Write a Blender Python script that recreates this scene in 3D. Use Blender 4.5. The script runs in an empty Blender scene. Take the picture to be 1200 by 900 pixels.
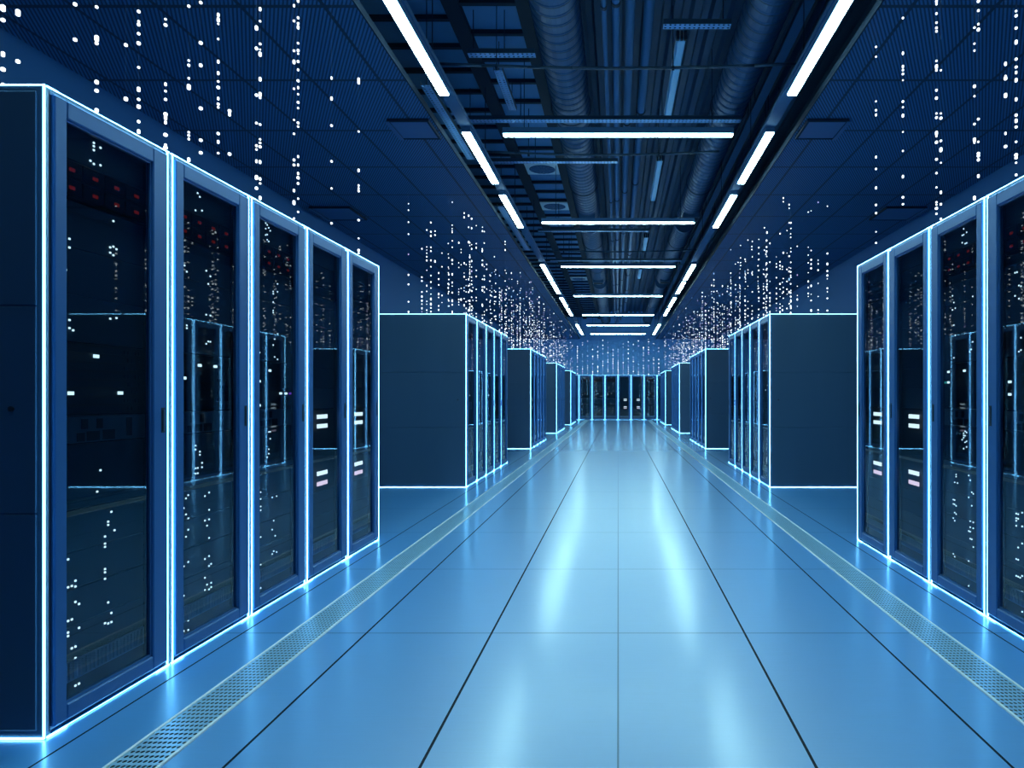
import bpy, math, random
from mathutils import Vector, Matrix

sc = bpy.context.scene
C = sc.collection
PI = math.pi
CAMZ = 1.10            # eye height; "h" below = height above the eye
F = 804.0              # focal length in pixels of the 1200 px wide frame
XF = 1.84              # distance of the rack fronts from the aisle centre line

# ------------------------------------------------------------------ helpers
class MB:
    """collects boxes / tubes / discs into one mesh"""
    def __init__(self):
        self.v, self.f, self.m = [], [], []
    def quad(self, a, b, c, d, mi=0):
        n = len(self.v); self.v += [a, b, c, d]; self.f.append((n, n+1, n+2, n+3)); self.m.append(mi)
    def box(self, x0, x1, y0, y1, z0, z1, mi=0):
        if x0 > x1: x0, x1 = x1, x0
        if y0 > y1: y0, y1 = y1, y0
        if z0 > z1: z0, z1 = z1, z0
        n = len(self.v)
        self.v += [(x0,y0,z0),(x1,y0,z0),(x1,y1,z0),(x0,y1,z0),(x0,y0,z1),(x1,y0,z1),(x1,y1,z1),(x0,y1,z1)]
        for q in ((0,3,2,1),(4,5,6,7),(0,1,5,4),(1,2,6,5),(2,3,7,6),(3,0,4,7)):
            self.f.append(tuple(n+i for i in q)); self.m.append(mi)
        return self
    def cbox(self, c, s, mi=0):
        return self.box(c[0]-s[0]/2, c[0]+s[0]/2, c[1]-s[1]/2, c[1]+s[1]/2, c[2]-s[2]/2, c[2]+s[2]/2, mi)
    def chamfer(self, x0, x1, y0, y1, z0, z1, b, mi=0):
        """box with all twelve edges chamfered"""
        n = len(self.v)
        xs, ys, zs = (x0, x1), (y0, y1), (z0, z1)
        sg = (1, -1)
        idx = {}
        for i in (0, 1):
            for j in (0, 1):
                for k in (0, 1):
                    X, Y, Z = xs[i], ys[j], zs[k]
                    dx, dy, dz = b*sg[i], b*sg[j], b*sg[k]
                    for a, p in (('x', (X, Y+dy, Z+dz)), ('y', (X+dx, Y, Z+dz)), ('z', (X+dx, Y+dy, Z))):
                        idx[(i, j, k, a)] = len(self.v); self.v.append(p)
        fs = []
        for i in (0, 1):
            fs.append([idx[(i,0,0,'x')], idx[(i,1,0,'x')], idx[(i,1,1,'x')], idx[(i,0,1,'x')]])
            fs.append([idx[(0,i,0,'y')], idx[(1,i,0,'y')], idx[(1,i,1,'y')], idx[(0,i,1,'y')]])
            fs.append([idx[(0,0,i,'z')], idx[(1,0,i,'z')], idx[(1,1,i,'z')], idx[(0,1,i,'z')]])
        for i in (0, 1):
            for j in (0, 1):
                fs.append([idx[(i,j,0,'x')], idx[(i,j,1,'x')], idx[(i,j,1,'y')], idx[(i,j,0,'y')]])
                fs.append([idx[(i,0,j,'x')], idx[(i,1,j,'x')], idx[(i,1,j,'z')], idx[(i,0,j,'z')]])
                fs.append([idx[(0,i,j,'y')], idx[(1,i,j,'y')], idx[(1,i,j,'z')], idx[(0,i,j,'z')]])
        for i in (0, 1):
            for j in (0, 1):
                for k in (0, 1):
                    fs.append([idx[(i,j,k,'x')], idx[(i,j,k,'y')], idx[(i,j,k,'z')]])
        cen = Vector(((x0+x1)/2, (y0+y1)/2, (z0+z1)/2))
        for f in fs:
            p = [Vector(self.v[q]) for q in f]
            nrm = (p[1]-p[0]).cross(p[2]-p[0])
            mid = sum(p, Vector())/len(p)
            if nrm.dot(mid-cen) < 0: f = f[::-1]
            self.f.append(tuple(f)); self.m.append(mi)
        return self
    def tube(self, p, q, r, seg=10, mi=0, caps=True):
        p, q = Vector(p), Vector(q)
        d = (q-p).normalized()
        u = d.orthogonal().normalized(); w = d.cross(u)
        n = len(self.v)
        for c in (p, q):
            for i in range(seg):
                a = 2*PI*i/seg
                self.v.append(tuple(c + r*(math.cos(a)*u + math.sin(a)*w)))
        for i in range(seg):
            j = (i+1) % seg
            self.f.append((n+i, n+j, n+seg+j, n+seg+i)); self.m.append(mi)
        if caps:
            self.f.append(tuple(n+i for i in range(seg))[::-1]); self.m.append(mi)
            self.f.append(tuple(n+seg+i for i in range(seg))); self.m.append(mi)
        return self
    def lathe_y(self, cx, cz, prof, seg=28, mi=0, caps=True):
        """profile [(y, r)...] turned about an axis along y"""
        n = len(self.v)
        for y, r in prof:
            for i in range(seg):
                a = 2*PI*i/seg
                self.v.append((cx+r*math.cos(a), y, cz+r*math.sin(a)))
        for k in range(len(prof)-1):
            for i in range(seg):
                j = (i+1) % seg
                self.f.append((n+k*seg+i, n+(k+1)*seg+i, n+(k+1)*seg+j, n+k*seg+j)); self.m.append(mi)
        if caps:
            self.f.append(tuple(n+i for i in range(seg))); self.m.append(mi)
            e = n+(len(prof)-1)*seg
            self.f.append(tuple(e+i for i in range(seg))[::-1]); self.m.append(mi)
        return self
    def mesh(self, name, mats):
        me = bpy.data.meshes.new(name)
        me.from_pydata(self.v, [], self.f)
        if not isinstance(mats, (list, tuple)): mats = [mats]
        for m in mats: me.materials.append(m)
        if len(mats) > 1: me.polygons.foreach_set('material_index', self.m)
        me.update()
        return me

def link(name, me, parent=None):
    o = bpy.data.objects.new(name, me); C.objects.link(o)
    if parent is not None: o.parent = parent
    return o
def tag(o, label=None, cat=None, group=None, kind=None):
    if label: o['label'] = label
    if cat: o['category'] = cat
    if group: o['group'] = group
    if kind: o['kind'] = kind
    return o
def empty(name, loc, label, cat, group=None, rotz=0.0):
    o = bpy.data.objects.new(name, None); C.objects.link(o)
    o.location = loc; o.rotation_euler = (0, 0, rotz); o.empty_display_size = .1
    return tag(o, label, cat, group)
def struct(name, mb, m):
    return tag(link(name, mb.mesh(name, m)), kind='structure')
CACHE = {}
def cached(key, fn):
    if key not in CACHE: CACHE[key] = fn()
    return CACHE[key]
def smooth(me):
    me.polygons.foreach_set('use_smooth', [True]*len(me.polygons)); return me
ORD = ['first', 'second', 'third', 'fourth', 'fifth', 'sixth', 'seventh', 'eighth', 'ninth', 'tenth']

# ------------------------------------------------------------------ materials
def nt(name):
    m = bpy.data.materials.new(name); m.use_nodes = True
    t = m.node_tree; t.nodes.clear()
    out = t.nodes.new('ShaderNodeOutputMaterial')
    return m, t, out
def pbr(name, col, rough=.5, metal=0.0, spec=.5, noise=None, bump=0.0):
    m, t, out = nt(name)
    b = t.nodes.new('ShaderNodeBsdfPrincipled')
    b.inputs['Base Color'].default_value = (*col, 1)
    b.inputs['Roughness'].default_value = rough
    b.inputs['Metallic'].default_value = metal
    b.inputs['Specular IOR Level'].default_value = spec
    t.links.new(b.outputs[0], out.inputs[0])
    if noise:
        tc = t.nodes.new('ShaderNodeTexCoord')
        mp = t.nodes.new('ShaderNodeMapping'); mp.inputs['Scale'].default_value = noise[0]
        n = t.nodes.new('ShaderNodeTexNoise'); n.inputs['Scale'].default_value = 1.0; n.inputs['Detail'].default_value = 3
        t.links.new(tc.outputs['Object'], mp.inputs[0]); t.links.new(mp.outputs[0], n.inputs[0])
        mr = t.nodes.new('ShaderNodeMapRange')
        mr.inputs['To Min'].default_value = rough-noise[1]; mr.inputs['To Max'].default_value = rough+noise[1]
        t.links.new(n.outputs[0], mr.inputs[0]); t.links.new(mr.outputs[0], b.inputs['Roughness'])
        mx = t.nodes.new('ShaderNodeMix'); mx.data_type = 'RGBA'
        mx.inputs['A'].default_value = (*[c*.88 for c in col], 1); mx.inputs['B'].default_value = (*[min(1, c*1.12) for c in col], 1)
        t.links.new(n.outputs[0], mx.inputs['Factor']); t.links.new(mx.outputs['Result'], b.inputs['Base Color'])
        if bump:
            bp = t.nodes.new('ShaderNodeBump'); bp.inputs['Strength'].default_value = bump; bp.inputs['Distance'].default_value = .002
            t.links.new(n.outputs[0], bp.inputs['Height']); t.links.new(bp.outputs[0], b.inputs['Normal'])
    return m
def emit(name, col, s, sample=True):
    m, t, out = nt(name)
    e = t.nodes.new('ShaderNodeEmission'); e.inputs[0].default_value = (*col, 1); e.inputs[1].default_value = s
    t.links.new(e.outputs[0], out.inputs[0])
    if not sample: m.cycles.emission_sampling = 'NONE'
    return m
def M(t, op, a, b=None, c=None):
    n = t.nodes.new('ShaderNodeMath'); n.operation = op
    for i, v in enumerate((a, b, c)):
        if v is None: continue
        if isinstance(v, (int, float)): n.inputs[i].default_value = v
        else: t.links.new(v, n.inputs[i])
    return n.outputs[0]

LAMP_COL = (.57, .99, 1.0)
EDGE_COL = (.16, .58, 1.0)
m_lamp = emit('lamp_diffuser', LAMP_COL, 41.0)
m_edge = emit('edge_strip', EDGE_COL, 17.0)
m_dotw = emit('dot_white', (.80, .93, 1.0), 3.0, False)
m_dotv = emit('dot_violet', (.60, .58, 1.0), 1.2, False)
m_dotb = emit('dot_blue', (.30, .62, 1.0), 1.2, False)
m_led = emit('led_white', (.70, .92, 1.0), 2.2, False)
m_ledpink = emit('led_pink', (1.0, .72, .85), 1.6, False)
m_ledred = emit('led_red', (.55, .03, .03), .22, False)
m_ledviolet = emit('led_violet', (.25, .08, .8), .7, False)
m_ledgreen = emit('led_green', (.05, .55, .5), .6, False)
m_bar = emit('bar_white', (.85, .95, 1.0), 2.0, False)

m_cab = pbr('cabinet_dark', (.030, .062, .105), .42, .0, .5, ((3, 3, .4), .05))
m_post = pbr('post_blue', (.35, .58, .78), .4, .2)
m_door = pbr('door_frame_blue', (.028, .125, .34), .38, .2, .5, ((2, 2, .5), .05))
m_black = pbr('black_plastic', (.012, .022, .034), .45)
m_rail = pbr('rail_dark', (.02, .04, .06), .5, .3)
m_blank = pbr('blank_panel', (.040, .090, .14), .55)
m_server = pbr('server_dark', (.014, .026, .036), .5)
m_patch = pbr('patch_grey', (.12, .20, .28), .5)
m_shelf = pbr('shelf_grey', (.07, .12, .17), .45)
m_vent = pbr('vent_blue', (.18, .42, .75), .45)
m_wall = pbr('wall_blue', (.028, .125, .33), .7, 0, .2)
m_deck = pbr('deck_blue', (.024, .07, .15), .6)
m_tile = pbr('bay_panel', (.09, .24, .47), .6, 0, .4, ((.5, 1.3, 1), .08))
m_beam = pbr('beam_dark', (.006, .020, .045), .65, 0, .25)
m_duct = pbr('duct_metal', (.024, .085, .20), .42, .35, .5, ((1.5, 1.5, 1.5), .06))
m_pipe = pbr('pipe_blue', (.045, .14, .31), .45, .3)
m_pipedark = pbr('pipe_dark', (.025, .065, .12), .4, .4)
m_white = pbr('white_paint', (.88, .95, 1.0), .5)
m_acrylic = pbr('acrylic', (.32, .68, 1.0), .35)
m_hatch = pbr('hatch_panel', (.06, .15, .32), .5)
m_side = pbr('side_panel_navy', (.035, .088, .165), .45, .0, .5, ((3, 3, .4), .05))
m_wallback_lit = pbr('wall_end_lit_blue', (.17, .46, .95), .7, 0, .2)  # same wall as the sides, lightened: distant glow put into its colour
m_house = pbr('lamp_housing', (.035, .12, .26), .75)
m_wire = pbr('filament', (.05, .1, .2), .5)

def mat_floor():
    m, t, out = nt('raised_floor_steel')
    tc = t.nodes.new('ShaderNodeTexCoord')
    sp = t.nodes.new('ShaderNodeSeparateXYZ'); t.links.new(tc.outputs['Object'], sp.inputs[0])
    x, y = sp.outputs[0], sp.outputs[1]
    ax = M(t, 'ABSOLUTE', x)
    dark = M(t, 'MAXIMUM', M(t, 'COMPARE', ax, .588, .0048), M(t, 'MAXIMUM', M(t, 'COMPARE', ax, 1.170, .0048), M(t, 'COMPARE', ax, 1.745, .004)))
    cr = M(t, 'ABSOLUTE', M(t, 'SUBTRACT', M(t, 'MODULO', M(t, 'ADD', y, -3.19+.59+11.8), 1.18), .59))
    thin = M(t, 'MAXIMUM', M(t, 'COMPARE', x, 0.0, .0028), M(t, 'LESS_THAN', cr, .0042))
    mp = t.nodes.new('ShaderNodeMapping'); mp.inputs['Scale'].default_value = (5, 130, 1)
    t.links.new(tc.outputs['Object'], mp.inputs[0])
    n = t.nodes.new('ShaderNodeTexNoise'); n.inputs['Scale'].default_value = 1; n.inputs['Detail'].default_value = 4
    t.links.new(mp.outputs[0], n.inputs[0])
    c1 = t.nodes.new('ShaderNodeMix'); c1.data_type = 'RGBA'
    c1.inputs['A'].default_value = (.030, .265, .66, 1); c1.inputs['B'].default_value = (.040, .305, .76, 1)
    t.links.new(n.outputs[0], c1.inputs['Factor'])
    c2 = t.nodes.new('ShaderNodeMix'); c2.data_type = 'RGBA'
    t.links.new(M(t, 'MULTIPLY', thin, .75), c2.inputs['Factor']); t.links.new(c1.outputs['Result'], c2.inputs['A'])
    c2.inputs['B'].default_value = (.03, .08, .16, 1)
    c3 = t.nodes.new('ShaderNodeMix'); c3.data_type = 'RGBA'
    t.links.new(dark, c3.inputs['Factor']); t.links.new(c2.outputs['Result'], c3.inputs['A'])
    c3.inputs['B'].default_value = (.004, .010, .022, 1)
    df = t.nodes.new('ShaderNodeBsdfDiffuse'); t.links.new(c3.outputs['Result'], df.inputs[0])
    gl = t.nodes.new('ShaderNodeBsdfAnisotropic')
    gl.inputs['Color'].default_value = (.86, .95, 1.0, 1)
    gl.inputs['Roughness'].default_value = .40
    g2 = t.nodes.new('ShaderNodeBsdfAnisotropic'); g2.inputs['Color'].default_value = (.90, .97, 1.0, 1)
    mr = t.nodes.new('ShaderNodeMapRange'); mr.inputs['To Min'].default_value = .15; mr.inputs['To Max'].default_value = .24
    t.links.new(n.outputs[0], mr.inputs[0]); t.links.new(mr.outputs[0], g2.inputs['Roughness'])
    fr = t.nodes.new('ShaderNodeFresnel'); fr.inputs[0].default_value = 1.32
    joint = M(t, 'SUBTRACT', 1.0, M(t, 'MULTIPLY', M(t, 'MAXIMUM', dark, M(t, 'MULTIPLY', thin, .6)), .92))
    mx = t.nodes.new('ShaderNodeMixShader')
    t.links.new(M(t, 'MULTIPLY', .26, joint), mx.inputs[0])
    t.links.new(df.outputs[0], mx.inputs[1]); t.links.new(gl.outputs[0], mx.inputs[2])
    m2 = t.nodes.new('ShaderNodeMixShader')
    t.links.new(M(t, 'MULTIPLY', fr.outputs[0], joint), m2.inputs[0])
    t.links.new(mx.outputs[0], m2.inputs[1]); t.links.new(g2.outputs[0], m2.inputs[2])
    t.links.new(m2.outputs[0], out.inputs[0])
    return m
m_floor = mat_floor()

def mat_perf(name, col, px, py, rx, ry, rough=.35, metal=.4, offx=0.0):
    """plate with see-through holes on a px by py grid"""
    m, t, out = nt(name)
    tc = t.nodes.new('ShaderNodeTexCoord')
    sp = t.nodes.new('ShaderNodeSeparateXYZ'); t.links.new(tc.outputs['Object'], sp.inputs[0])
    fx = M(t, 'SUBTRACT', M(t, 'FRACT', M(t, 'DIVIDE', M(t, 'ADD', sp.outputs[0], 100*px+offx), px)), .5)
    fy = M(t, 'SUBTRACT', M(t, 'FRACT', M(t, 'DIVIDE', M(t, 'ADD', sp.outputs[1], 100*py), py)), .5)
    d = M(t, 'ADD', M(t, 'POWER', M(t, 'ABSOLUTE', M(t, 'DIVIDE', fx, rx)), 2.0), M(t, 'POWER', M(t, 'ABSOLUTE', M(t, 'DIVIDE', fy, ry)), 2.0))
    hole = M(t, 'LESS_THAN', d, 1.0)
    b = t.nodes.new('ShaderNodeBsdfPrincipled')
    b.inputs['Base Color'].default_value = (*col, 1); b.inputs['Roughness'].default_value = rough; b.inputs['Metallic'].default_value = metal
    tr = t.nodes.new('ShaderNodeBsdfTransparent')
    mx = t.nodes.new('ShaderNodeMixShader')
    t.links.new(hole, mx.inputs[0]); t.links.new(b.outputs[0], mx.inputs[1]); t.links.new(tr.outputs[0], mx.inputs[2])
    t.links.new(mx.outputs[0], out.inputs[0])
    return m
m_grille = mat_perf('grille_plate', (.40, .72, 1.0), .0155, .028, .36, .30, .28, .25)
m_strut = mat_perf('strut_plate', (.17, .40, .75), .045, .05, .26, .26)

def mat_mesh_ceiling(sign):
    """fine slanted expanded-metal ribs, plus panel joints"""
    m, t, out = nt('mesh_ceiling')
    tc = t.nodes.new('ShaderNodeTexCoord')
    sp = t.nodes.new('ShaderNodeSeparateXYZ'); t.links.new(tc.outputs['Object'], sp.inputs[0])
    x, y = sp.outputs[0], sp.outputs[1]
    ax = M(t, 'ABSOLUTE', x)
    # ribs run in the direction (0.53 outward.., 1)
    s = M(t, 'ADD', M(t, 'MULTIPLY', ax, 1.0), M(t, 'MULTIPLY', y, -.53))
    fr = M(t, 'FRACT', M(t, 'DIVIDE', M(t, 'ADD', s, 60.0), .030))
    rib = M(t, 'LESS_THAN', fr, .45)
    jx = M(t, 'LESS_THAN', M(t, 'ABSOLUTE', M(t, 'SUBTRACT', M(t, 'MODULO', M(t, 'SUBTRACT', ax, 1.81-.6), .60), .3)), .014)
    jy = M(t, 'LESS_THAN', M(t, 'ABSOLUTE', M(t, 'SUBTRACT', M(t, 'MODULO', M(t, 'ADD', y, 6.0), 1.15), .575)), .020)
    j = M(t, 'MAXIMUM', jx, jy)
    c1 = t.nodes.new('ShaderNodeMix'); c1.data_type = 'RGBA'
    c1.inputs['A'].default_value = (.050, .175, .38, 1); c1.inputs['B'].default_value = (.018, .055, .12, 1)
    t.links.new(rib, c1.inputs['Factor'])
    c2 = t.nodes.new('ShaderNodeMix'); c2.data_type = 'RGBA'
    t.links.new(j, c2.inputs['Factor']); t.links.new(c1.outputs['Result'], c2.inputs['A']); c2.inputs['B'].default_value = (.02, .045, .085, 1)
    b = t.nodes.new('ShaderNodeBsdfPrincipled'); b.inputs['Roughness'].default_value = .55; b.inputs['Specular IOR Level'].default_value = .3
    t.links.new(c2.outputs['Result'], b.inputs['Base Color'])
    t.links.new(b.outputs[0], out.inputs[0])
    return m

def mat_glass():
    m, t, out = nt('tinted_door_glass')
    fr = t.nodes.new('ShaderNodeFresnel'); fr.inputs[0].default_value = 1.75
    tr = t.nodes.new('ShaderNodeBsdfTransparent'); tr.inputs[0].default_value = (.50, .62, .70, 1)
    gl = t.nodes.new('ShaderNodeBsdfGlossy'); gl.inputs['Roughness'].default_value = .02; gl.inputs[0].default_value = (.92, .97, 1, 1)
    mx = t.nodes.new('ShaderNodeMixShader')
    t.links.new(fr.outputs[0], mx.inputs[0]); t.links.new(tr.outputs[0], mx.inputs[1]); t.links.new(gl.outputs[0], mx.inputs[2])
    t.links.new(mx.outputs[0], out.inputs[0])
    return m
m_glass = mat_glass()

# ------------------------------------------------------------------ the setting
Y0, Y1 = -1.6, 33.5
WX = 4.69
struct('floor', MB().box(-WX-.1, WX+.1, Y0-.1, Y1+.1, -.12, 0), m_floor)
struct('wall_left', MB().box(-WX-.1, -WX, Y0, Y1, 0, 5.35), m_wall)
struct('wall_right', MB().box(WX, WX+.1, Y0, Y1, 0, 5.35), m_wall)
struct('wall_back', MB().box(-WX-.1, WX+.1, Y1, Y1+.1, 0, 5.35), m_wallback_lit)
struct('wall_front', MB().box(-WX-.1, WX+.1, Y0-.1, Y0, 0, 5.35), m_wall)
# upper deck with trapezoid ribs running down the room
dk = MB().box(-WX-.1, WX+.1, Y0-.1, Y1+.1, 5.25, 5.35)
for i in range(-4, 14):
    x = i*.21
    n = len(dk.v)
    z0, z1 = 5.25, 5.17
    dk.v += [(x-.07, Y0, z0), (x-.04, Y0, z1), (x+.04, Y0, z1), (x+.07, Y0, z0), (x-.07, Y1, z0), (x-.04, Y1, z1), (x+.04, Y1, z1), (x+.07, Y1, z0)]
    for a in range(3):
        dk.f.append((n+a, n+4+a, n+5+a, n+1+a)); dk.m.append(0)
struct('ceiling', dk, m_deck)
SX = 1.875      # edge of the low side ceilings
SZ = CAMZ+2.8
for s, nm in ((-1, 'ceiling_left'), (1, 'ceiling_right')):
    struct(nm, MB().box(s*SX, s*WX, Y0, Y1, SZ, SZ+.04), mat_mesh_ceiling(s))
    struct('trim_1' if s < 0 else 'trim_2', MB().box(s*(SX-.012), s*SX, Y0, Y1, SZ-.012, SZ+.05), m_beam)
    # hatches in the side ceiling
    for i, (xa, xb, ya, yb) in enumerate(((1.91, 2.33, 6.91, 7.40), (3.95, 4.55, 10.1, 10.8))):
        side = 'left' if s < 0 else 'right'
        h = empty('ceiling_hatch', (s*(xa+xb)/2, (ya+yb)/2, SZ-.03),
                  ['dark square hatch at the inner edge of the low %s ceiling', 'dark square hatch by the outer wall in the low %s ceiling'][i] % side, 'hatch', 'hatches in the side ceilings')
        w, d = (xb-xa)/2, (yb-ya)/2
        link('panel', cached(('hp', i), lambda: MB().box(-w+.02, w-.02, -d+.02, d-.02, .006, .028).mesh('panel', m_hatch)), h)
        link('frame', cached(('hf', i), lambda: MB().box(-w, -w+.022, -d, d, 0, .03).box(w-.022, w, -d, d, 0, .03).box(-w+.022, w-.022, -d, -d+.022, 0, .03).box(-w+.022, w-.022, d-.022, d, 0, .03).mesh('frame', m_beam)), h)
        st = MB(); st.box(-s*(-w)-.02, -s*(-w)+.02, -d, d, -.006, 0) if False else st.box(s*w-.02, s*w+.02, -d, d, -.008, -.001)
        link('edge_strip', st.mesh('edge_strip', m_pipe), h)

# suspended panel bays at the left of the recess: panels between dark beams
PZ = CAMZ+3.85
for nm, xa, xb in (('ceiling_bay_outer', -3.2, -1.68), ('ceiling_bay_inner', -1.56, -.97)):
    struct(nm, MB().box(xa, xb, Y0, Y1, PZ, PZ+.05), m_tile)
for k, (xa, xb) in enumerate(((-1.70, -1.54), (-.99, -.86))):
    struct('trim_%d' % (3+k), MB().box(xa, xb, Y0, Y1, PZ-.07, PZ+.28), m_beam)
for nm, xa, xb, y0 in (('ceiling_beams_outer', -3.2, -1.70, 3.02), ('ceiling_beams_inner', -1.54, -.99, 3.3)):
    b = MB()
    y = y0
    while y < 33:
        b.box(xa, xb, y-.028, y+.028, PZ-.045, PZ)
        y += .56
    struct(nm, b, m_beam)

# ------------------------------------------------------------------ floor grilles
for s, side in ((-1, 'left'), (1, 'right')):
    g = empty('floor_grille', (0, 0, 0), 'long perforated steel strip let into the floor along the %s rack rows' % side, 'floor grille', 'perforated strips in the floor')
    a, b = s*1.36, s*1.515
    link('channel', MB().box(a, b, Y0, Y1, .0006, .0012).mesh('channel', m_black), g)
    link('perforated_plate', MB().box(a, b, Y0, Y1, .004, .0055).mesh('perforated_plate', m_grille), g)
    for e in (a, b):
        link('rim', MB().box(e-.005, e+.005, Y0, Y1, .0008, .007).mesh('rim', m_white), g)

# ------------------------------------------------------------------ racks
W2, H, D = .30625, 2.10, 1.12
def mesh_body(lo, hi):
    b = MB(); e = .001
    w = W2-e
    for s in (-1, 1):
        b.box(s*(w-.022), s*w, .0, D, .0, H)                 # side walls
    b.box(-w+.022, w-.022, .01, D, H-.03, H)                 # top
    b.box(-w+.022, w-.022, .012, D, .012, .04)               # base
    b.box(-w+.022, w-.022, D-.02, D, .04, H-.03)             # back
    return b.mesh('cabinet', m_cab)
def mesh_posts():
    b = MB()
    for s in (-1, 1):
        b.box(s*.2935, s*(W2-.001), -.003, 0, .014, H-.006)
    return b.mesh('front_post', m_post)
def mesh_door(hs):
    # hs = side of the handle stile
    b = MB()
    y0, y1 = -.012, .022
    xo = .280
    xl, xr = (.195, .228) if hs < 0 else (.228, .195)
    zb, zt = .026, 2.082
    zi0, zi1 = .078, 2.022
    b.chamfer(-xo, -xl, y0, y1, zb, zt, .004)
    b.chamfer(xr, xo, y0, y1, zb, zt, .004)
    b.chamfer(-xl, xr, y0, y1, zi1, zt, .004)
    b.chamfer(-xl, xr, y0, y1, zb, zi0, .004)
    # inner bead
    b.box(-xl, -xl+.006, y0+.010, y1-.008, zi0, zi1); b.box(xr-.006, xr, y0+.010, y1-.008, zi0, zi1)
    b.box(-xl, xr, y0+.010, y1-.008, zi0, zi0+.008); b.box(-xl, xr, y0+.010, y1-.008, zi1-.006, zi1)
    return b.mesh('door', m_door)
def mesh_glass(hs):
    xl, xr = (.195, .228) if hs < 0 else (.228, .195)
    return MB().quad(*[(-xl+.002, .004, .08), (xr-.002, .004, .08), (xr-.002, .004, 2.02), (-xl+.002, .004, 2.02)]) 
def glass_box(hs):
    b = MB(); xl, xr = (.195, .228) if hs < 0 else (.228, .195)
    b.quad((-xl+.002, .004, .08), (xr-.002, .004, .08), (xr-.002, .004, 2.02), (-xl+.002, .004, 2.02))
    return b.mesh('door_glass', m_glass)
def mesh_handle(hs):
    b = MB(); x = hs*.250
    b.box(x-.011, x+.011, -.0130, -.0115, .955, 1.055, 0)
    b.chamfer(x-.004, x+.006, -.0165, -.0130, .962, 1.048, .001, 1)
    return b.mesh('door_handle', [m_black, m_cab])
def mesh_edge_v(s):
    b = MB(); x = s*.2905
    b.box(x-.0012, x+.0012, -.005, .001, .010, H-.002)
    return b.mesh('edge_light', m_edge)
def mesh_edge_flare_cap(s, top):
    b = MB(); x = s*.2905
    if top: b.box(x-s*.035, x+s*.010, -.005, .000, H-.003, H)
    else: b.box(x-s*.07, x+s*.010, -.005, -.002, .002, .0060)  # flare of the strip foot on the floor, built as a short emissive bar
    return b.mesh('edge_light', m_edge)
def mesh_edge_h(top):
    b = MB()
    if top: b.box(-.297, .297, -.0030, .0, H-.0020, H-.0003)
    else: b.box(-.297, .297, -.0018, .0, .003, .0040)
    return b.mesh('edge_light', m_edge)
def mesh_side_panel(s):
    b = MB(); x0, x1 = s*(W2-.001), s*(W2+.006)
    for z0, z1 in ((.030, .722), (.727, 1.388), (1.393, 2.078)):
        b.chamfer(min(x0, x1), max(x0, x1), .022, D-.015, z0, z1, .0022)
    b.box(s*(W2-.001), s*(W2+.002), .004, D, .016, H-.006)
    return b.mesh('side_panel', m_side)
def mesh_side_edge(s, z0, z1):
    b = MB(); x = s*(W2+.0025)
    b.box(x-.0015, x+.0015, .0, D, z0, z1)
    return b.mesh('edge_light', m_edge)
def mesh_side_post(s):
    b = MB(); x = s*(W2+.003)
    b.box(x-.0018, x+.0018, -.004, .001, .004, H)
    return b.mesh('edge_light', m_edge)
def mesh_rails():
    b = MB()
    for s in (-1, 1):
        b.box(s*.238, s*.262, .063, .085, .04, H-.03)
        for k in range(42):
            z = .08+k*.0465
            b.box(s*.246, s*.254, .0615, .063, z, z+.012, 1)
    return b.mesh('mounting_rail', [m_rail, m_black])
FACE = .055
def mesh_blank(z0, z1):
    b = MB()
    n = max(1, round((z1-z0)/.14))
    for k in range(n):
        a, c = z0+(z1-z0)*k/n, z0+(z1-z0)*(k+1)/n
        b.chamfer(-.232, .232, FACE, FACE+.016, a+.001, c-.001, .002)
    return b.mesh('blanking_panel', m_blank)
def led_points(z0, z1, seed, cols, dens):
    r = random.Random(seed); out = []
    for cx in cols:
        z = z0+.02
        while z < z1-.02:
            if r.random() < dens:
                for k in range(r.choice((1, 1, 2, 2, 3))):
                    p = (cx + r.choice((-1.5, -.5, .5, 1.5))*.016, z + r.choice((-.006, 0, .006)))
                    if all(abs(p[0]-q[0]) > .007 or abs(p[1]-q[1]) > .007 for q in out): out.append(p)
            z += r.choice((.018, .026, .034))
    return out or [(.03, (z0+z1)/2)]
def mesh_leds(z0, z1, seed, cols, dens):
    b = MB()
    for x, z in led_points(z0, z1, seed, cols, dens): b.box(x-.0032, x+.0032, FACE-.003, FACE, z-.0032, z+.0032)
    return b.mesh('status_lights', m_led)
def mesh_vent():
    b = MB()
    b.box(-.222, .222, FACE-.010, FACE-.002, .118, .123); b.box(-.222, .222, FACE-.010, FACE-.002, .181, .186)
    for k in range(24):
        x = -.216+k*.0188
        b.box(x-.0055, x+.0055, FACE-.010, FACE-.003, .123, .181)
    return b.mesh('vent_grille', m_vent)

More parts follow.
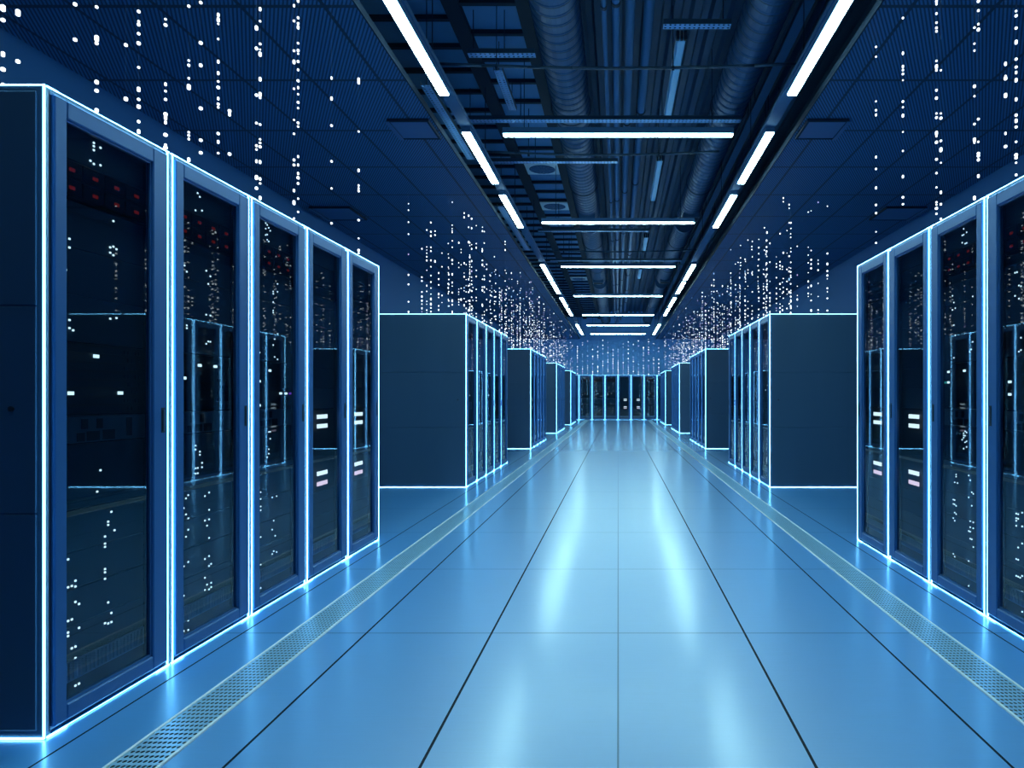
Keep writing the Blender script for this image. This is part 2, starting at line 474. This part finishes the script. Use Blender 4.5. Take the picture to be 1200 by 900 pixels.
# things standing in the racks (origin at the rack's origin, so that they share its transform)
def build_blade(o):
    link('chassis', cached('bl_c', lambda: MB().chamfer(-.228, .228, FACE-.012, .62, 1.785, 1.915, .003).mesh('chassis', m_server)), o)
    def bay():
        b = MB().chamfer(0, .098, FACE-.020, FACE-.0125, 0, .056, .002)
        for q in range(4): b.box(.03+q*.011, .038+q*.011, FACE-.0215, FACE-.020, .044, .049)
        return b.mesh('drive_bay', m_black)
    for r in range(2):
        for k in range(4):
            x = -.205+k*.105; z = 1.792+r*.062
            d = link('drive_bay', cached('bl_b', bay), o); d.location = (x, 0, z)
            link('red_light', cached('bl_l', lambda: MB().box(.042, .066, FACE-.022, FACE-.0205, .018, .030).mesh('red_light', m_ledred)), d)
def build_server(o, v):
    link('chassis', cached('sv_c', lambda: MB().chamfer(-.228, .228, FACE-.006, .70, 1.035, 1.288, .003).mesh('chassis', m_server)), o)
    def slots():
        b = MB()
        for r in range(8):
            z = 1.043+r*.0305
            b.box(-.215, .10, FACE-.010, FACE-.0065, z, z+.022)
            for q in range(5):
                if (r+q) % 3: b.box(.115+q*.02, .128+q*.02, FACE-.010, FACE-.0065, z+.004, z+.018)
        return b.mesh('front_slots', m_rail)
    link('front_slots', cached('sv_s', slots), o)
    def leds(pts):
        b = MB()
        for x, z in pts: b.box(x-.013, x+.013, FACE-.013, FACE-.0105, z-.006, z+.006)
        return b
    pats = [[(-.03, 1.245), (-.145, 1.111), (.09, 1.113)], [(-.14, 1.18), (-.03, 1.24), (.09, 1.24)], [(-.13, 1.18), (-.02, 1.24), (.10, 1.117), (-.13, 1.053), (.16, 1.117)],
            [(-.18, 1.24), (-.18, 1.18), (0, 1.24)], [(-.18, 1.17), (-.18, 1.11), (.05, 1.06)]]
    for x, z in pats[v]:
        link('white_light', cached('sv_l', lambda: leds([(0, 0)]).mesh('white_light', m_led)), o).location = (x, 0, z)
    if v in (2, 3):
        link('coloured_light', cached(('sv_k', v), lambda: leds([(.208, 1.117)] if v == 2 else [(-.213, 1.18)]).mesh('coloured_light', m_ledviolet if v == 2 else m_ledgreen)), o)
def build_patch(o):
    def body():
        b = MB().chamfer(-.229, .229, FACE-.012, .34, .937, 1.030, .003)
        return b.mesh('panel_body', m_patch)
    link('panel_body', cached('pp_b', body), o)
    for q, (x0, x1, z0, z1) in enumerate(((-.12, -.085, .942, .972), (-.075, -.015, .942, .976), (.0, .06, .942, .978), (-.10, -.07, .985, 1.02), (-.03, 0, .985, 1.02), (.12, .15, .95, 1.02))):
        link('port', cached(('pp_p', q), lambda: MB().box(x0, x1, FACE-.0135, FACE-.0122, z0, z1).mesh('port', m_black)), o)
def build_shelf(o):
    link('tray', cached('sh_t', lambda: MB().chamfer(-.229, .229, FACE-.020, .66, .700, .735, .005).mesh('tray', m_shelf)), o)
    link('lip', cached('sh_l', lambda: MB().chamfer(-.229, .229, FACE-.031, FACE-.0205, .690, .712, .003).mesh('lip', m_black)), o)
def build_array(o, hs=1):
    link('chassis', cached('ar_c', lambda: MB().chamfer(-.228, .228, FACE-.006, .72, .500, 1.020, .003).mesh('chassis', m_server)), o)
    def seams():
        b = MB()
        for z in (.60, .70, .80, .90): b.box(-.22, .22, FACE-.0075, FACE-.0062, z-.002, z+.002)
        return b.mesh('front_seams', m_black)
    link('front_seams', cached('ar_s', seams), o)
    for z, m in ((.972, m_bar), (.912, m_bar), (.613, m_bar), (.548, m_ledpink)):
        link('light_bar', cached(('ar_b', z), lambda: MB().box(-.075, .075, FACE-.010, FACE-.0065, z-.013, z+.013).mesh('light_bar', m)), o).location = (.033*hs, 0, 0)

A_BLANKS = ((.045, .688), (.74, .933), (1.292, 1.780), (1.920, 2.055))
B_BLANKS = ((.045, .496), (1.024, 1.540), (1.544, 2.055))

def rack(loc, rotz, kind, hs, lo, hi, where, full, seed, variant=0, near=False):
    """kind A: dotted equipment rack, B: dark rack with four light bars.  lo / hi: side panel shown at -x / +x."""
    look = ('server rack with dotted lights behind glass' if kind == 'A' else 'dark server rack with bright light bars') if full else 'tall glass-door server rack'
    t = empty('server_rack', loc, ('%s, %s' % (look, where)), 'server rack', 'glass-door server racks', rotz)
    link('cabinet', cached('body', lambda: mesh_body(0, 0)), t)
    link('front_post', cached('post', mesh_posts), t)
    d = link('door', cached(('door', hs), lambda: mesh_door(hs)), t)
    link('door_glass', cached(('glass', hs), lambda: glass_box(hs)), d)
    link('door_handle', cached(('handle', hs), lambda: mesh_handle(hs)), d)
    for s in (-1, 1):
        if not (lo if s < 0 else hi): link('edge_light', cached(('ev', s), lambda: mesh_edge_v(s)), t)
        for top in (False, True):
            link('edge_light', cached(('ec', s, top), lambda: mesh_edge_flare_cap(s, top)), t)
    for top in (False, True):
        link('edge_light', cached(('eh', top), lambda: mesh_edge_h(top)), t)
    for s, on in ((-1, lo), (1, hi)):
        if not on: continue
        p = link('side_panel', cached(('sp', s), lambda: mesh_side_panel(s)), t)
        link('lock', cached(('lk', s), lambda: MB().tube((s*(W2+.006), .10, 1.06), (s*(W2+.010), .10, 1.06), .009, 12).mesh('lock', m_black)), p)
        link('edge_light', cached(('se', s, 1), lambda: mesh_side_edge(s, H-.003, H)), t)
        link('edge_light', cached(('se', s, 0), lambda: mesh_side_edge(s, .002, .006)), t)
        link('edge_light', cached(('spo', s), lambda: mesh_side_post(s)), t)
    link('mounting_rail', cached('rails', mesh_rails), t)
    bl = A_BLANKS if kind == 'A' else B_BLANKS
    for i, (z0, z1) in enumerate(bl):
        p = link('blanking_panel', cached(('bp', kind, i), lambda: mesh_blank(z0, z1)), t)
        if kind == 'A':
            cols, dens = ((-.12, .05), .42) if i == 0 else ((-.02,), .65) if i == 1 else ((-.13, .06), .34) if i == 2 else ((-.02,), .6)
            if near:
                for x, z in led_points(z0, z1, seed*7+i, cols, dens):
                    link('status_light', cached('ledone', lambda: MB().box(-.0032, .0032, FACE-.003, FACE, -.0032, .0032).mesh('status_light', m_led)), p).location = (x, 0, z)
            else:
                link('status_lights', cached(('led', i, seed), lambda: mesh_leds(z0, z1, seed*7+i, cols, dens)), p)
    link('vent_grille', cached('vent', mesh_vent), t)
    if not full: return t
    def content(name, label, cat, group, fn, *a):
        o = empty(name, loc, label, cat, group, rotz); fn(o, *a)
    if kind == 'A':
        content('blade_server', 'server with red lights, high in the %s' % where, 'server', 'red-lit servers in the racks', build_blade)
        content('rack_server', 'black server with white square lights, in the %s' % where, 'server', 'white-lit servers in the racks', build_server, variant)
        content('patch_panel', 'pale patch panel with dark ports, in the %s' % where, 'patch panel', 'patch panels in the racks', build_patch)
        content('rack_shelf', 'grey shelf tray in the %s' % where, 'shelf', 'shelves in the racks', build_shelf)
    else:
        content('storage_array', 'storage unit with four bright bars in the %s' % where, 'storage unit', 'storage units in the racks', build_array, hs)
    return t

PITCH, RW = 6.11, .6125
STARTS = [2.20, 8.31, 14.42, 20.53, 26.64]
KINDS = ['A', 'A', 'A', 'B', 'B']
for s, side in ((-1, 'left'), (1, 'right')):
    rotz = PI/2 if s < 0 else -PI/2
    for b, st in enumerate(STARTS):
        for k in range(5):
            yc = st + RW*(k+.5)
            far_is_plus = s < 0
            first, last = k == 0, k == 4
            lo, hi = (first, last) if far_is_plus else (last, first)
            where = '%s rack of the %s %s row' % (ORD[k], ORD[b], side)
            rack((s*XF, yc, 0), rotz, KINDS[k], 1 if far_is_plus else -1, lo, hi, where,
                 b < 2, (b*5+k+(50 if s > 0 else 0)) if b < 2 else 900+k, (0, 1, 2, 0, 0)[k] if s < 0 else (1, 4, 3, 0, 0)[k],
                 b == 0 and not (s > 0 and k == 0))
RK = ['A', 'A', 'A', 'A', 'B', 'B', 'A', 'A']
for k in range(8):
    x = (k-3.5)*RW
    rack((x, 32.28, 0), 0, RK[k], 1, k == 0, k == 7, '%s rack from left in the end row' % ORD[k], 0 < k < 7, 200+k, k % 4)

# ------------------------------------------------------------------ lamps
LH = CAMZ+2.76
LX = 1.604
SEG = [(.9, 2.4), (2.9, 6.33), (7.24, 8.96), (9.50, 11.29), (14.51, 16.39), (16.70, 18.55), (19.37, 21.30), (21.75, 23.60), (26.6, 30.8)]  # first segment is an unseen extra lamp, added to brighten the near floor
for s, side in ((-1, 'left'), (1, 'right')):
    tr = empty('lighting_track', (s*LX, 0, LH), 'dark blue track carrying the ceiling lamps along the %s side' % side, 'lighting track', 'lamp tracks')
    link('track_body', MB().box(-.06, .06, -1.5, 32.5, .085, .125).mesh('track_body', m_house), tr)
    y = -1.2
    while y < 32:
        link('hanger_rod', cached('hrod', lambda: MB().tube((0, 0, .125), (0, 0, 5.17-LH), .005, 8).mesh('hanger_rod', m_beam)), tr).location = (s*.02, y, 0)
        y += 2.4
    for i, (a, b) in enumerate(SEG):
        t = empty('pendant_strip_lamp', (s*LX, (a+b)/2, LH), 'glowing white strip lamp along the %s ceiling edge, %s' % (side, 'unseen, added to light the near floor' if i < 1 else ORD[i-1]+' from the camera'), 'ceiling lamp', 'strip lamps along the ceiling edges')
        L = (b-a)/2
        link('diffuser', MB().chamfer(-.043, .043, -L, L, .014, .03, .004).mesh('diffuser', m_lamp), t)
        link('housing', MB().box(-.047, .047, -L-.006, L+.006, .0305, .084).mesh('housing', m_house), t)
CB = [645, 303.6, 201.6, 150.6, 116.6, 94.6, 82.6, 72.6]  # nearest bar continues the spacing out of view, added to light the foreground
for i, dy in enumerate(CB):
    y = F*2.76/dy if dy < 1e4 else -.4
    t = empty('pendant_cross_lamp', (0.0, y, LH), 'white strip lamp hung across the aisle ceiling, %s' % ('unseen, added to light the near floor' if i < 1 else ORD[i-1]+' from the camera'), 'ceiling lamp', 'strip lamps across the aisle')
    link('diffuser', MB().chamfer(-1.22, 1.22, -.032, .032, .014, .03, .004).mesh('diffuser', m_lamp), t)
    link('housing', MB().box(-1.226, 1.226, -.05, .05, .0305, .09).mesh('housing', m_house), t)
    for x in (-1.0, 1.0):
        link('hanger_rod', cached('crod', lambda: MB().tube((0, 0, .09), (0, 0, 4.80-LH), .004, 8).mesh('hanger_rod', m_beam)), t).location = (x, 0, 0)

# ------------------------------------------------------------------ ducts, pipes and trays in the recess
DZ = CAMZ+3.6
def duct(name, cx, r, ya, yb, label):
    t = empty(name, (cx, ya, DZ), label, 'duct', 'round spiral ducts')
    prof = []; y = 0; L = yb-ya; k = 0
    while y < L:
        prof += [(y, r), (y+.125, r), (y+.132, r+.006), (y+.148, r+.006)]
        y += .155
    prof.append((L, r))
    link('duct_body', MB().lathe_y(0, 0, prof, 30).mesh('duct_body', m_duct), t)
    se = MB(); y = 0
    while y < L-.16:
        y += .155
        se.lathe_y(0, 0, [(y-.007, r+.0065), (y-.0065, r+.009), (y+.0065, r+.009), (y+.007, r+.0065)], 30, caps=False)
    link('seam_ring', se.mesh('seam_ring', m_pipedark), t)
    for yy in (L-.42,) if ya > 2 else (5.15-ya, L-.45):
        v = MB(); w = .15
        v.box(-w, w, yy-.15, yy+.15, -r-.05, -r+.04)
        o = link('outlet', v.mesh('outlet', m_duct), t)
        g = MB()
        for q in range(7): g.box(-w+.02, w-.02, yy-.125+q*.037, yy-.110+q*.037, -r-.054, -r-.0505)
        link('outlet_grille', g.mesh('outlet_grille', m_beam), o)
    for yy in [q for q in (1.5, 4.5, 7.5, 10.5) if q < L-.5]:
        st = MB().lathe_y(0, 0, [(yy-.015, r+.018), (yy-.015, r+.024), (yy+.015, r+.024), (yy+.015, r+.018)], 30, caps=False)
        st.tube((0, yy, r+.02), (0, yy, 5.17-DZ), .006, 8)
        link('hanger_strap', st.mesh('hanger_strap', m_beam), t)
for nm, cx, r, lab in (('spiral_duct', -.58, .225, 'left'), ('spiral_duct', 1.37, .205, 'right')):
    for i, (a, b) in enumerate(((1.0, 13.4), (14.2, 20.6), (21.6, 32.0))):
        duct(nm, cx, r, a, b, 'round ribbed metal air duct on the %s, %s length from the camera' % (lab, ORD[i]))

PIPES = [(-.125, .022, 2.96, 'thin'), (-.02, .036, 3.0, 'grey'), (.115, .045, 3.15, 'wide'), (.30, .052, 3.3, 'broad')]
PN = ['thin blue conduit beside the left duct, running down the aisle ceiling', 'blue conduit over the aisle centre line, second from the left duct',
      'wide blue conduit just right of the aisle centre line', 'broad blue conduit left of the pale ceiling lamps']
for (x, r, h, _), lab in zip(PIPES, PN):
    t = empty('conduit', (x, 0, CAMZ+h+.45), lab, 'conduit', 'conduits along the aisle ceiling')
    link('pipe', smooth(MB().tube((0, .5, 0), (0, 32, 0), r, 14).mesh('pipe', m_pipe)), t)
    for y in range(3, 32, 3):
        link('pipe_clip', cached(('pc', r), lambda: MB().tube((0, -.02, 0), (0, .02, 0), r+.008, 12).box(-.006, .006, -.006, .006, r, 5.16-CAMZ-h-.45).mesh('pipe_clip', m_beam)), t).location = (0, y, 0)
TR = [(1.75, .10, 3.62), (1.95, .05, 3.6), (2.13, .05, 3.6)]
TL = ['flat cable tray beside the right duct', 'narrow cable tray, middle of three right of the right duct', 'narrow cable tray above the right lamp track']
for (x, w, h), lab in zip(TR, TL):
    t = empty('cable_tray', (x, 0, CAMZ+h), lab, 'cable tray', 'cable trays by the right duct')
    link('tray_floor', MB().box(-w/2, w/2, .5, 32, 0, .006).mesh('tray_floor', m_pipe), t)
    for s in (-1, 1):
        for y in (4, 9, 14, 20, 26): link('hanger_rod', cached(('trod', w, s), lambda: MB().tube((s*(w/2-.006), 0, .0065), (s*(w/2-.006), 0, 5.16-CAMZ-h), .005, 6).mesh('hanger_rod', m_beam)), t).location = (0, y, 0)
        link('tray_side', MB().box(s*w/2, s*(w/2+.005), .5, 32, 0, .05).mesh('tray_side', m_pipedark), t)
# pale unlit lamps in the recess
for i, (a, b) in enumerate(((7.15, 9.1), (10.8, 13.0), (16.0, 17.6), (20.0, 21.6))):
    t = empty('batten_lamp', (.66, (a+b)/2, CAMZ+3.7), 'pale unlit batten lamp beside the right duct, %s from the camera' % ORD[i], 'ceiling lamp', 'unlit batten lamps')
    L = (b-a)/2
    link('cover', MB().chamfer(-.045, .045, -L, L, 0, .05, .012).mesh('cover', m_acrylic), t)
    link('mount_plate', MB().box(-.05, .05, -L-.01, L+.01, .0505, .09).mesh('mount_plate', m_white), t)
    for q in (-.5, .5): link('hanger_rod', cached('brod', lambda: MB().tube((0, 0, .0905), (0, 0, 5.16-CAMZ-3.7), .005, 6).mesh('hanger_rod', m_beam)), t).location = (0, q, 0)
    link('end_clip', MB().box(-.055, -.025, -L-.05, -L-.011, .0, .09).box(-.012, .012, -L-.05, -L-.011, 0, .09).box(.025, .055, -L-.05, -L-.011, 0, .09).mesh('end_clip', m_beam), t)
# square air diffusers
for i, (x, y) in enumerate(((-1.262, 11.42), (-1.262, 13.66), (-1.262, 22.06))):
    t = empty('air_diffuser', (x, y, PZ-.07), 'square white ceiling air diffuser with round swirl vent, %s from the camera' % ORD[i], 'air vent', 'square ceiling air diffusers')
    def plate():
        b = MB().chamfer(-.27, .27, -.27, .27, 0, .02, .005)
        return b.mesh('plate', m_white)
    link('plate', cached('dpl', plate), t)
    def disc():
        b = MB(); b.tube((0, 0, -.004), (0, 0, -.0005), .215, 32)
        return b.mesh('swirl_disc', m_house)
    link('swirl_disc', cached('dds', disc), t)
    def vanes():
        b = MB()
        for k in range(16):
            a = 2*PI*k/16; c, s_ = math.cos(a), math.sin(a)
            p = [(.07, -.012), (.20, -.03), (.20, .012), (.07, .006)]
            lo = [(u*c-v*s_, u*s_+v*c, -.012) for u, v in p]; hi = [(u*c-v*s_, u*s_+v*c, -.0045) for u, v in p]
            n = len(b.v); b.v += lo+hi
            for q in ((3,2,1,0),(4,5,6,7),(0,1,5,4),(1,2,6,5),(2,3,7,6),(3,0,4,7)):
                b.f.append(tuple(n+j for j in q)); b.m.append(0)
        b.tube((0, 0, -.014), (0, 0, -.0045), .055, 20)
        return b.mesh('swirl_vanes', m_pipe)
    link('swirl_vanes', cached('dva', vanes), t)
    link('mount_neck', cached('dnk', lambda: MB().box(-.2, .2, -.2, .2, .021, .068).mesh('mount_neck', m_house)), t)
# perforated channels
def strut(xa, xb, y, h, w, label, hx=(-1.15, .52)):
    t = empty('strut_channel', ((xa+xb)/2, y, CAMZ+h), label, 'strut channel', 'perforated channels across the recess')
    L = (xb-xa)/2
    link('web', MB().box(-L, L, -w/2, w/2, 0, .004).mesh('web', m_strut), t)
    for s in (-1, 1):
        link('flange', MB().box(-L, L, s*w/2, s*(w/2+.004), 0, .045).mesh('flange', m_pipedark), t)
    for x in [q-(xa+xb)/2 for q in hx]:
        link('hanger_rod', MB().tube((x, 0, .004), (x, 0, 4.84-CAMZ-h), .005, 6).mesh('hanger_rod', m_beam), t)
strut(-1.95, 1.45, 8.1, 3.25, .10, 'perforated channel across the recess before the first cross lamp')
strut(-1.95, .0, 9.53, 3.25, .09, 'short perforated channel just beyond the first cross lamp', (-1.15, -.25))
strut(-1.45, -.80, 6.64, 3.30, .09, 'short perforated channel between the dark beams overhead', (-1.4, -1.1))
strut(.42, 1.05, 6.4, 3.45, .09, 'short perforated channel by the right duct, overhead', (.5, .98))
strut(-1.6, 1.5, 16.2, 3.2, .10, 'perforated channel across the recess before the third cross lamp')
strut(-1.55, .6, 13.3, 3.2, .08, 'perforated channel across the recess above the second cross lamp')
def lstrut(x, ya, yb, h, w, label):
    t = empty('strut_channel', (x, (ya+yb)/2, CAMZ+h), label, 'strut channel', 'perforated channels along the recess')
    L = (yb-ya)/2
    link('web', MB().box(-w/2, w/2, -L, L, 0, .004).mesh('web', m_strut), t)
    for s in (-1, 1):
        link('flange', MB().box(s*w/2, s*(w/2+.004), -L, L, 0, .045).mesh('flange', m_pipedark), t)
    for y in (-L+.05, L-.05):
        link('hanger_rod', MB().tube((0, y, .004), (0, y, 4.85-CAMZ-h), .005, 6).mesh('hanger_rod', m_beam), t)
lstrut(-1.26, 7.2, 8.2, 3.42, .09, 'short bright perforated channel left of the left duct, running lengthwise')
lstrut(-1.80, 6.4, 8.4, 2.90, .09, 'perforated channel beside the left low ceiling edge, running lengthwise')
lstrut(-1.80, 10.5, 13.6, 2.90, .10, 'perforated channel further along the left low ceiling edge')
# thin pipes across the recess
for i, (dy, h, x0, x1) in enumerate(((390, 3.15, -1.72, 1.72), (287, 3.15, -1.70, 1.30), (172, 3.1, -1.8, 1.75), (155, 3.1, -1.7, 1.7))):
    y = F*h/dy
    t = empty('sprinkler_pipe', (0, y, CAMZ+h), 'thin dark pipe across the aisle ceiling, %s from the camera' % ORD[i], 'pipe', 'thin pipes across the recess')
    b = MB(); N = 8; pts = []
    for k in range(N+1):
        u = k/N; pts.append((x0+(x1-x0)*u, 0, -.045*math.sin(PI*u)))
    for k in range(N): b.tube(pts[k], pts[k+1], .014, 10)
    link('pipe', smooth(b.mesh('pipe', m_pipedark)), t)
    for x in (-1.15, .52):
        u = (x-x0)/(x1-x0)
        link('pipe_hanger', MB().tube((x, 0, -.03), (x, 0, 4.8-CAMZ-h), .005, 6).tube((x-.012, 0, -.043), (x+.012, 0, -.043), .02, 10).mesh('pipe_hanger', m_beam), t)

# ------------------------------------------------------------------ strands of light squares
rng = random.Random(11)
CEIL = SZ-.004
def put_dot(b, x, y, z, w, hgt):
    b.chamfer(x-w/2, x+w/2, y-w/2, y+w/2, z-hgt/2, z+hgt/2, w*.22)
GSTR = 'hanging strands of light squares'
def strand_near(px, ys, X, where, side):
    """ys: picture heights of its squares; the strand hangs at distance X from the centre line"""
    s = -1 if px < 724.3 else 1
    depth = F*X/abs(724.3-px)
    t = empty('hanging_light_strand', (s*X, depth, 0), where, 'light strand', GSTR)
    zs = [(CAMZ+(464.6-y)*depth/F) for y in ys]
    zs = [z for z in zs if z < CEIL-.03]
    if not zs: zs = [2.5]
    link('filament', MB().tube((0, 0, min(zs)), (0, 0, CEIL),   .0002, 3).mesh('filament', m_wire), t)
    for z in zs:
        w = rng.uniform(.008, .0145); h = w*rng.choice((1.0, 1.0, 1.2, 1.8))
        b = MB(); put_dot(b, 0, 0, 0, w, h)
        link('light_square', b.mesh('light_square', m_dotw), t).location = (0, 0, z)
def v5(x, l): return (x/4, [v/4 for v in l])
def v6(x, l, more=()): return (300+x/3.75, [v/3.75 for v in l]+[160+v/3 for v in more])
def v7(x, l): return (900+x/3.46, [v/3.46 for v in l])
LEFT = [v5(14, (38, 94, 254, 325, 397)), v5(84, (288, 60)), v5(352, (186, 20)), v5(453, (33, 180, 203, 385, 425, 517)), v5(590, (211, 464)),
        v5(650, (54, 100, 115, 158, 203, 316, 419, 466, 500, 570, 617)), v5(776, (90, 117, 395, 427, 466, 535, 552, 574, 632, 680, 692)),
        v5(885, (29, 284, 306, 367, 408, 620, 635, 652, 749)), v5(941, (12, 201, 306, 508, 657, 716)),
        v5(1023, (70, 93, 112, 183, 289, 343, 382, 410, 462, 488, 503, 626, 665, 718, 860)), v5(1076, (520, 536, 722)),
        v6(2, (123, 213, 418, 541, 640, 657, 708, 780, 827), (87, 144, 182)), v6(18, (40, 93, 193, 218, 238, 348, 415, 430, 547, 612, 628, 645, 712, 783, 806, 870), (150, 216)),
        v6(167, (25, 92, 223, 272, 390, 527, 588, 703, 725, 836, 890), (190, 234, 288)),
        v6(185, (5, 78, 103, 120, 190, 222, 236, 270, 307, 355, 385, 414, 450, 475, 540, 556, 688, 725, 762, 780, 806, 874), (130, 145, 165, 218, 265)),
        v6(332, (343, 433, 552, 709, 828), (182, 305)), v6(451, (132, 350, 362, 578, 749, 815, 840), (172, 183, 294, 358, 400, 410))]
RIGHT = [v7(1006, (45, 64, 114, 171, 240, 272, 294, 325, 403, 467, 490, 515, 575, 628, 640, 660, 709)), v7(963, (259, 308, 318, 387, 541, 594)),
         v7(853, (5, 43, 98, 120, 483, 575, 622, 632, 648, 714)), v7(837, (112, 177, 205, 350, 390, 503, 567, 579, 803)),
         v7(701, (285, 460, 479, 571, 607, 660, 780, 828, 888)), v7(683, (5, 15, 55, 92, 113, 127, 247, 270, 285, 366, 398, 460, 477, 540, 552, 577, 646, 702, 760, 820, 830, 845, 867)),
         v7(547, (73, 216, 270, 284, 300, 325, 412, 435, 469, 535, 612, 716, 800, 828)), v7(438, (104, 124, 144, 190, 230, 411, 447, 466, 637, 685, 762, 831, 864, 940, 985))]
for lst, side in ((LEFT, 'left'), (RIGHT, 'right')):
    n = len(lst)
    order = sorted(range(n), key=lambda i: -abs(724.3-lst[i][0]))
    for r_, i in enumerate(order):
        px, ys = lst[i]
        X = 1.95 + .25*rng.random()
        lim = F*X/abs(724.3-px)
        if lim < 2.25: X = 2.25*abs(724.3-px)/F
        if lim > 5.2: X = 5.2*abs(724.3-px)/F
        if abs(px-21) < 2 or abs(px-3.5) < 2: X = 2.05
        if lst is RIGHT and px < 1030: X = 2.02
        few = 'sparse' if len(ys) < 7 else 'long'
        o = ['outermost', 'second', 'third', 'fourth', 'fifth', 'sixth', 'seventh', 'eighth', 'ninth', 'tenth', 'eleventh', 'twelfth', 'thirteenth', 'fourteenth', 'fifteenth', 'sixteenth', 'seventeenth'][r_]
        if r_ == 0: w = 'outermost %s strand of white light squares above the first %s row' % (few, side)
        elif r_ == n-1: w = 'innermost %s strand of white light squares above the first %s row' % (few, side)
        else: w = '%s strand of white light squares above first %s row, %s from the outside' % (few, side, o)
        strand_near(px, ys, X, w, side)
# denser strands above the further rows
def strand_far(x, y, zlo, lab, dens, tint, scale):
    b = MB(); b.tube((0, 0, zlo), (0, 0, CEIL),   .0002, 3, 0)
    z = zlo+rng.random()*.05
    while z < CEIL-.05:
        u = (z-zlo)/(CEIL-zlo)
        p = dens*(1-.93*u**.75)
        if rng.random() < p:
            w = rng.uniform(.008, .0165)*scale; h = w*rng.choice((1, 1.15, 1.4, 2.0))
            c = rng.random(); mi = 1 if c > tint else (2 if c > tint*.45 else 3)
            k = len(b.v)
            put_dot(b, 0, 0, z, w, h)
            for q in range(1, 27): b.m[-q] = mi
            z += h
        z += .034*scale
    o = link('hanging_light_strand', b.mesh('hanging_light_strand', [m_wire, m_dotw, m_dotv, m_dotb]))
    o.location = (x, y, 0)
    return tag(o, lab, 'light strand', GSTR)
COUNTS = [None, 34, 46, 34, 20]
for s, side in ((-1, 'left'), (1, 'right')):
    for b in range(1, 5):
        n = COUNTS[b]
        for k in range(n):
            y = STARTS[b] + .05 + (k+rng.random())/n*(5.4 if b < 4 else 2.95)
            x = s*(1.90+1.0*((k*.618+rng.random()*.2) % 1.0))
            strand_far(x, y, 2.14, 'strand of glowing white and violet light squares over the %s %s rack row' % (ORD[b], side), .50 if b == 1 else .62 if b == 2 else .52, .04 if b == 1 else .45, 1.0 if b < 3 else 1.15)
for k in range(17):
    x = -1.92+k*.24
    strand_far(x, 32.40, 2.14, 'pale strand of light squares on the back wall above the end rack row', 1.15, .40, 2.0)

# ------------------------------------------------------------------ world, camera, render look
w = bpy.data.worlds.new('world'); sc.world = w; w.use_nodes = True
bg = w.node_tree.nodes.get('Background')
bg.inputs[0].default_value = (.01, .03, .08, 1); bg.inputs[1].default_value = .3

cd = bpy.data.cameras.new('camera'); cam = bpy.data.objects.new('camera', cd); C.objects.link(cam)
cam.location = (0, 0, CAMZ); cam.rotation_euler = (PI/2, 0, 0)
cd.sensor_width = 36; cd.sensor_fit = 'HORIZONTAL'; cd.lens = F/1200*36
cd.shift_x = -124.3/1200; cd.shift_y = 14.6/1200
cd.clip_start = .05; cd.clip_end = 200
sc.camera = cam

vs = sc.view_settings
vs.view_transform = 'Standard'; vs.look = 'None'; vs.gamma = 1; vs.use_curve_mapping = False
vs.exposure = 0.0
sc.cycles.use_denoising = True
sc.cycles.max_bounces = 8; sc.cycles.transparent_max_bounces = 24
sc.cycles.sample_clamp_indirect = 4.0
